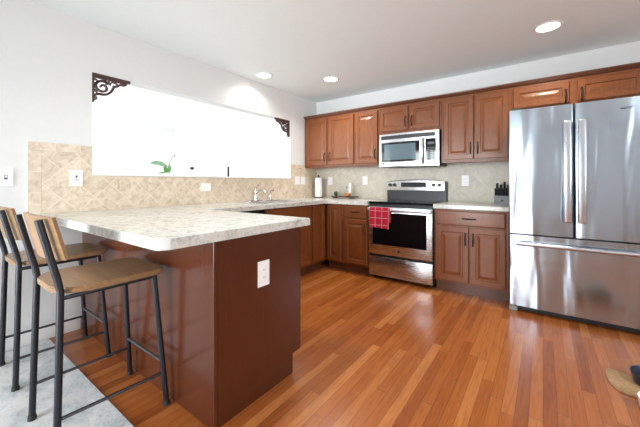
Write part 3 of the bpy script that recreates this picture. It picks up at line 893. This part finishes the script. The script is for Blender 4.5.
# ------------------------------------------------------------------ wall plates
def plate(name, label, cat, wy, hz_, devices, loc, rz, group=None):
    """local: x across, z up, front -Y, origin centre on wall"""
    root = thing(name, label, cat, loc, rz, group)
    MB().box(-wy / 2, wy / 2, -.006, -.0003, -hz_ / 2, hz_ / 2, .002).build('cover_plate', 'plastic_white', root)
    for d, x, horiz in devices:
        if d == 'outlet':
            for s in (-1, 1):
                cx_, cz_ = (x + s * .02, 0) if horiz else (x, s * .02)
                f = MB().lathe([(0, -.009), (.014, -.009), (.0155, -.006), (0, -.006)], (cx_, 0, cz_), 16, 'Y').build('socket', 'plastic_white', root)
                mb = MB()
                for q in (-.005, .005):
                    if horiz: mb.box(cx_ - .004, cx_ + .004, -.0094, -.0089, q - .001, q + .001)
                    else: mb.box(cx_ + q - .001, cx_ + q + .001, -.0094, -.0089, cz_ - .004, cz_ + .004)
                mb.build('slots', 'slot', f)
        elif d == 'rocker':
            MB().box(x - .016, x + .016, -.010, -.006, -.033, .033, .002).build('rocker_switch', 'plastic_white', root)
        elif d == 'toggle':
            MB().box(x - .005, x + .005, -.016, -.006, -.004, .012, .002).build('toggle_switch', 'plastic_white', root)
            MB().box(x - .008, x + .008, -.0066, -.0059, -.016, .016).build('switch_slot', 'slot', root)
        elif d == 'gfci':
            MB().box(x - .016, x + .016, -.009, -.006, -.033, .033, .002).build('socket_face', 'plastic_white', root)
            MB().box(x - .006, x + .006, -.0100, -.0088, .002, .020).build('slots', 'slot', root)
            MB().box(x - .007, x + .007, -.0098, -.0088, -.018, -.010).build('reset_button', 'knife_block', root)
    return root
LW = X0 + .0102
plate('light_switch', 'white switch plate on the painted wall left of the tiles', 'light switch', .165, .12, [('toggle', .046, 0), ('toggle', 0, 0), ('toggle', -.046, 0)], (X0 + .0003, .378, 1.176), RZ)
plate('wall_outlet', 'white outlet on tiles left of the pass-through, above the peninsula', 'outlet', .082, .123, [('gfci', 0, 0)], (LW, .807, 1.175), RZ)
plate('wall_outlet', 'white horizontal outlet on tiles right under the pass-through sill', 'outlet', .12, .085, [('outlet', 0, 1)], (LW, 1.933, 1.093), RZ)
plate('light_switch', 'left white rocker switch of the pair beside the wall cabinet corner', 'light switch', .10, .12, [('rocker', 0, 0)], (LW, 3.448, 1.174), RZ)
plate('light_switch', 'right white rocker switch of the pair beside the wall cabinet corner', 'light switch', .10, .12, [('rocker', 0, 0)], (LW, 3.575, 1.174), RZ)
BWy = YW - .0102
plate('wall_outlet', 'white outlet on the back tiles just right of the paper towels', 'outlet', .08, .125, [('outlet', 0, 0)], (-2.66, BWy, 1.168), 0)
plate('wall_outlet', 'white outlet on the back tiles between the tray and stove', 'outlet', .08, .125, [('outlet', 0, 0)], (-2.06, BWy, 1.173), 0)
plate('wall_outlet', 'white outlet on the back tiles between stove and knife block', 'outlet', .078, .125, [('outlet', 0, 0)], (-.741, BWy, 1.166), 0)
plate('wall_outlet', 'white outlet on the brown end panel of the peninsula', 'outlet', .082, .135, [('outlet', 0, 0)], (PX1 + .0003, 1.149, .653), RZ)

# ------------------------------------------------------------------ ceiling lights
def downlight(power):
    root = thing('recessed_light', 'round recessed ceiling light nearest the refrigerator', 'ceiling light', (.032, 3.133, ZC))
    MB().lathe([(.078, -.001), (.100, -.001), (.102, -.004), (.098, -.008), (.084, -.010), (.078, -.006), (.078, -.001)], n=36).build('trim_ring', 'white_trim', root, True)
    MB().lathe([(0, -.004), (.0775, -.004), (.0775, -.001), (0, -.001)], n=32).build('lens', 'lamp', root)
    l = bpy.data.lights.new('bulb', 'AREA'); l.shape = 'DISK'; l.size = .15; l.energy = power; l.color = (1, .95, .88); l.spread = radians(140)
    o = bpy.data.objects.new('bulb', l); C.objects.link(o); o.parent = root; o.location = (0, 0, -.012)
    return root
dl = downlight(9); dl['group'] = 'recessed ceiling lights'
for loc, lab in (((-2.681, 2.553, ZC), 'round recessed ceiling light close to the left wall above the sink'), ((-2.115, 3.137, ZC), 'round recessed ceiling light in front of the corner wall cabinets')):
    c = copy_tree(dl); c.location = loc; c['label'] = lab
    if loc[0] < -2.5:
        for ch in kids(c):
            if ch.type == 'LIGHT': ch.data = ch.data.copy(); ch.data.energy = 3.5
dl2 = downlight(7); dl2.location = (-1.6, 1.0, ZC); dl2['label'] = 'round recessed ceiling light directly over the breakfast peninsula'; dl2['group'] = 'recessed ceiling lights'

# ------------------------------------------------------------------ fretwork brackets in the pass-through corners
def bracket():
    root_mb = MB()
    t0, t1 = -.016, .016
    mb = root_mb
    # local: u along +Y from the jamb, v down from the header (negative z)
    mb.box(t0, t1, 0, .285, -.022, 0, .002, 1)
    mb.box(t0 + .004, t1 - .004, .0, .262, -.034, -.022)
    mb.box(t0, t1, 0, .018, -.235, -.02, .002, 1)
    mb.ribbon([(.018, -.215), (.034, -.205), (.03, -.19), (.018, -.18)], .012, t0 + .004, t1 - .004)
    # outer scalloped edge
    edge = [(.255, -.036), (.235, -.048), (.215, -.046), (.20, -.052), (.188, -.068), (.170, -.072), (.158, -.085), (.150, -.105), (.135, -.130), (.112, -.150), (.085, -.160), (.055, -.160), (.034, -.168), (.018, -.178)]
    mb.ribbon(edge, [.016, .018, .016, .016, .016, .018, .016, .017, .018, .018, .018, .018, .018, .018], t0 + .004, t1 - .004)
    # big scroll
    sc = []
    for k in range(26):
        a = radians(60 + k * 20); r = .060 * (1 - k / 30)
        sc.append((.078 + r * cos(a), -.100 + r * sin(a) * .9))
    mb.ribbon(sc, [.020 - .006 * k / 25 for k in range(26)], t0 + .006, t1 - .006)
    sc = []
    for k in range(16):
        a = radians(200 - k * 24); r = .034 * (1 - k / 22)
        sc.append((.165 + r * cos(a), -.062 + r * sin(a) * .8))
    mb.ribbon(sc, [.012] * 16, t0 + .006, t1 - .006)
    mb.ribbon([(.100, -.03), (.094, -.045), (.103, -.058), (.115, -.072)], .014, t0 + .006, t1 - .006)
    mb.ribbon([(.118, -.03), (.124, -.045), (.116, -.058), (.105, -.066)], .012, t0 + .006, t1 - .006)
    mb.ribbon([(.018, -.045), (.035, -.050), (.045, -.062), (.032, -.078), (.018, -.080)], .012, t0 + .006, t1 - .006)
    mb.ribbon([(.018, -.13), (.03, -.14), (.04, -.155)], .012, t0 + .006, t1 - .006)
    return mb.build('corner_bracket', 'iron')
b1 = bracket(); b1.location = (X0 - .02, OY0 + .001, OZ1 - .001)
setp(b1, 'brown scrollwork bracket in the upper left corner of the pass-through', 'bracket', 'fretwork brackets in the pass-through')
b2 = bracket(); b2.location = (X0 - .02, OY1 - .001, OZ1 - .001)
b2.data.transform(Matrix.Diagonal((1, -1, 1, 1)))
b2.data.flip_normals()
setp(b2, 'brown scrollwork bracket in the upper right corner of the pass-through', 'bracket', 'fretwork brackets in the pass-through')

# ------------------------------------------------------------------ orchid on the sill, little rack beside it
def leaf(mb, p0, p1, p2, wid, n=10):
    p0, p1, p2 = map(Vector, (p0, p1, p2)); bm = mb.bm; rows = []
    for k in range(n + 1):
        t_ = k / n
        p = p0 * (1 - t_) ** 2 + p1 * 2 * t_ * (1 - t_) + p2 * t_ * t_
        d = ((p1 - p0) * (1 - t_) + (p2 - p1) * t_).normalized()
        side = d.cross(Vector((0.75, -0.3, .55)).normalized()).normalized()
        w_ = wid * (sin(pi * min(1, t_ * .93 + .05)) ** .65) * .5
        rows.append([bm.verts.new(p + side * w_), bm.verts.new(p - d.cross(side) * .006), bm.verts.new(p - side * w_)])
    for A, B in zip(rows, rows[1:]):
        for i in range(2): bm.faces.new((A[i], A[i + 1], B[i + 1], B[i]))
    bmesh.ops.recalc_face_normals(bm, faces=bm.faces)
root = thing('potted_orchid', 'small orchid with broad green leaves and pink bud on the pass-through sill', 'plant', (X0 - .075, 1.565, OZ0 + .0085))
MB().lathe([(0, 0), (.026, 0), (.032, .012), (.034, .03), (.031, .03), (.028, .022), (0, .02)], n=20).build('pot', 'ceramic', root, True)
def lf(name, a, b, c_, w_, m):
    mb = MB(); leaf(mb, a, b, c_, w_); 
    bmesh.ops.solidify(mb.bm, geom=mb.bm.faces[:], thickness=.0025)
    mb.build(name, m, root, True)
lf('leaf', (0, 0, .09), (.01, -.07, .135), (.015, -.17, .115), .055, 'leaf_pale')
lf('leaf', (0, 0, .02), (0, -.01, .06), (.01, -.045, .085), .05, 'leaf')
lf('leaf', (0, 0, .02), (.0, .02, .06), (.01, .018, .105), .035, 'leaf')
lf('leaf', (0, 0, .02), (.01, -.04, .04), (.02, -.10, .02), .02, 'leaf')
MB().tube([(0, 0, .02), (0, .01, .09), (.005, .02, .14), (.01, .045, .185), (.01, .07, .205)], .003, 6).build('stem', 'leaf', root, True)
mb = MB().lathe([(0, .19), (.008, .197), (.009, .205), (.005, .214), (0, .22)], (.01, .068, 0), 10)
mb.build('flower_bud', 'pink', root, True)
MB().lathe([(0, .09), (.011, .096), (.011, .108), (0, .114)], (.004, .015, 0), 10).build('flower_bud', 'pink', root, True)

root = thing('sill_rack', 'low white wire rack with a dark end post on the pass-through sill', 'rack', (X0 - .08, 2.05, OZ0 + .0085))
mb = MB()
for (a, b) in (((0, -.10, .003), (0, .232, .003)), ((0, -.10, .112), (0, .232, .112)), ((0, -.10, .003), (0, -.10, .112)), ((.035, -.10, .003), (.035, .232, .003)), ((0, -.10, .003), (.035, -.10, .003)), ((0, -.24, .003), (0, -.10, .003)), ((0, -.24, .003), (0, -.24, .10))):
    mb.tube([a, b], .003, 6)
mb.build('wire_frame', 'wire_grey', root, True)
MB().box(-.005, .008, .232, .254, 0, .122, .001, 1).build('end_post', 'black_plastic', root, label='dark grey end post')
MB().box(-.004, .006, -.238, -.200, .070, .098, .001, 1).build('clip', 'black_plastic', root, label='dark clip')

# ------------------------------------------------------------------ things on the back counter
root = thing('paper_towel_holder', 'dark upright paper towel stand in the counter corner', 'paper towel holder', (-2.772, 3.77, ZT))
MB().lathe([(0, .0005), (.078, .0005), (.078, .008), (.07, .012), (0, .012)]).build('base', 'bronze', root, True)
MB().lathe([(0, .012), (.006, .012), (.006, .306), (.012, .310), (.016, .325), (.010, .342), (0, .345)], n=14).build('rod', 'bronze', root, True)
MB().tube([(-.07, 0, .01), (-.072, 0, .12), (-.072, 0, .23), (-.066, 0, .245)], .004, 8).build('tension_arm', 'bronze', root, True)
o = MB().lathe([(.018, .0), (.054, .0), (.055, .004), (.055, .284), (.054, .288), (.018, .288), (.018, .0)], n=36).build('paper_towel_roll', 'paper', None, True)
o.location = (-2.772, 3.77, ZT + .0130)
setp(o, 'full white roll of paper towels on the upright stand', 'paper towel')

root = thing('serving_tray', 'dark wooden footed serving tray on the back counter', 'tray', (-2.33, 3.80, ZT))
MB().prism(rrect(-.20, .21, -.055, .055, (.02,) * 4), .020, .036, 'Z', .003).build('board', 'tray', root)
for x in (-.16, .12): MB().box(x - .02, x + .02, -.045, .045, .0005, .0195, .002, 1).build('foot', 'tray', root)
o = MB().lathe([(0, .0), (.016, .0), (.026, .012), (.030, .030), (.026, .05), (.014, .062), (0, .065)], n=16).build('small_cactus', 'moss', None, True)
o.location = (-2.475, 3.80, ZT + .0365); setp(o, 'small round dark green plant ball at left end of tray', 'plant')
o = MB().lathe([(0, .0), (.03, .0), (.05, .012), (.058, .042), (.054, .042), (.045, .016), (0, .008)], n=24).build('amber_bowl', 'amber', None, True)
o.location = (-2.27, 3.80, ZT + .0365); setp(o, 'shallow amber dish on the right half of tray', 'dish')
root = thing('oil_bottle', 'small clear glass bottle standing in the amber dish', 'bottle', (-2.288, 3.80, ZT + .046))
MB().lathe([(0, 0), (.014, 0), (.016, .008), (.015, .06), (.006, .085), (.006, .105), (0, .105)], n=18).build('body', 'glass', root, True)
MB().lathe([(0, .1055), (.009, .1055), (.008, .13), (0, .132)], n=12).build('stopper', 'dark_grey', root, True)
o = MB().lathe([(0, .0), (.019, .0), (.019, .175), (.016, .18), (0, .181)], n=20).build('pillar_candle', 'paper', None, True)
o.location = (-2.235, 3.805, ZT + .0455); setp(o, 'slim white candle standing in the amber dish', 'candle')

# knife block
root = thing('knife_block', 'grey knife block on the counter beside the refrigerator', 'knife block', (-.345, 3.755, ZT))
mb = MB().prism([(-.055, .0005), (.075, .0005), (.085, .115), (-.02, .085)], -.075, .075, 'X')
# prism X uses (y,z): lean slots forward
mb.build('block', 'knife_block', root)
MB().box(-.012, .012, -.058, -.053, .035, .047, .001, 1).build('badge', 'black_plastic', root, label='small dark badge').rotation_euler = (0, 0, 0)
def knife(x, y, z, L, label):
    o = MB().box(-.0118, .0118, -.0135, .0135, .0, L, .004, 2).box(-.0095, .0095, -.0125, .0125, -.006, .0, .001, 1)
    o.tube([(0, 0, -.03), (0, 0, -.005)], .0035, 6)
    r = o.build('kitchen_knife', 'black_plastic')
    r.location = (-.345 + x, 3.755 + y, ZT + z); r.rotation_euler = (radians(22), 0, 0)
    setp(r, label, 'knife', 'knives in the grey block')
nm = ['leftmost', 'second from left', 'third from left', 'fourth from left', 'fifth from left', 'rightmost']
for k in range(6): knife(-.062 + k * .025, .0, .098, .075, 'short black-handled knife in the front row of the grey block, ' + nm[k])
for k, L in enumerate((.115, .10, .13, .10)): knife(-.052 + k * .034, .05, .112, L, 'tall black-handled knife in the back row of the grey block, ' + ('leftmost', 'second from left', 'second from right', 'rightmost')[k])

# ------------------------------------------------------------------ pet mat and bowls at the right edge
root_c = (.50, 2.40)
pts = []
outline = [(.306, 2.527), (.300, 2.47), (.301, 2.42), (.308, 2.357), (.33, 2.311), (.363, 2.295), (.42, 2.290), (.52, 2.285), (.62, 2.285), (.70, 2.295), (.76, 2.32), (.785, 2.37), (.785, 2.44), (.76, 2.51), (.72, 2.545), (.64, 2.55), (.54, 2.53), (.44, 2.518), (.409, 2.517), (.379, 2.535), (.347, 2.551), (.319, 2.545)]
o = MB().prism([(x - .5, y - 2.4) for x, y in outline], .0005, .008, 'Z', .002).build('pet_mat', 'mat')
o.location = (.5, 2.4, 0); setp(o, 'tan bone-ended pet mat on the wooden floor at the right edge', 'mat')
o = MB().lathe([(0, .0), (.075, .0), (.078, .004), (.090, .055), (.092, .060), (.088, .061), (.084, .055), (.072, .012), (0, .010)], n=36).build('pet_bowl', 'bowl_blue', None, True)
o.location = (.494, 2.47, .0085); setp(o, 'dark blue pet bowl on the tan mat', 'bowl')
o = MB().lathe([(0, .0), (.065, .0), (.068, .004), (.075, .055), (.073, .058), (.069, .055), (.060, .012), (0, .010)], n=36).build('pet_bowl', 'ceramic', None, True)
o.location = (.462, 2.212, .0005); setp(o, 'white pet bowl cut off by the right edge in front of mat', 'bowl')
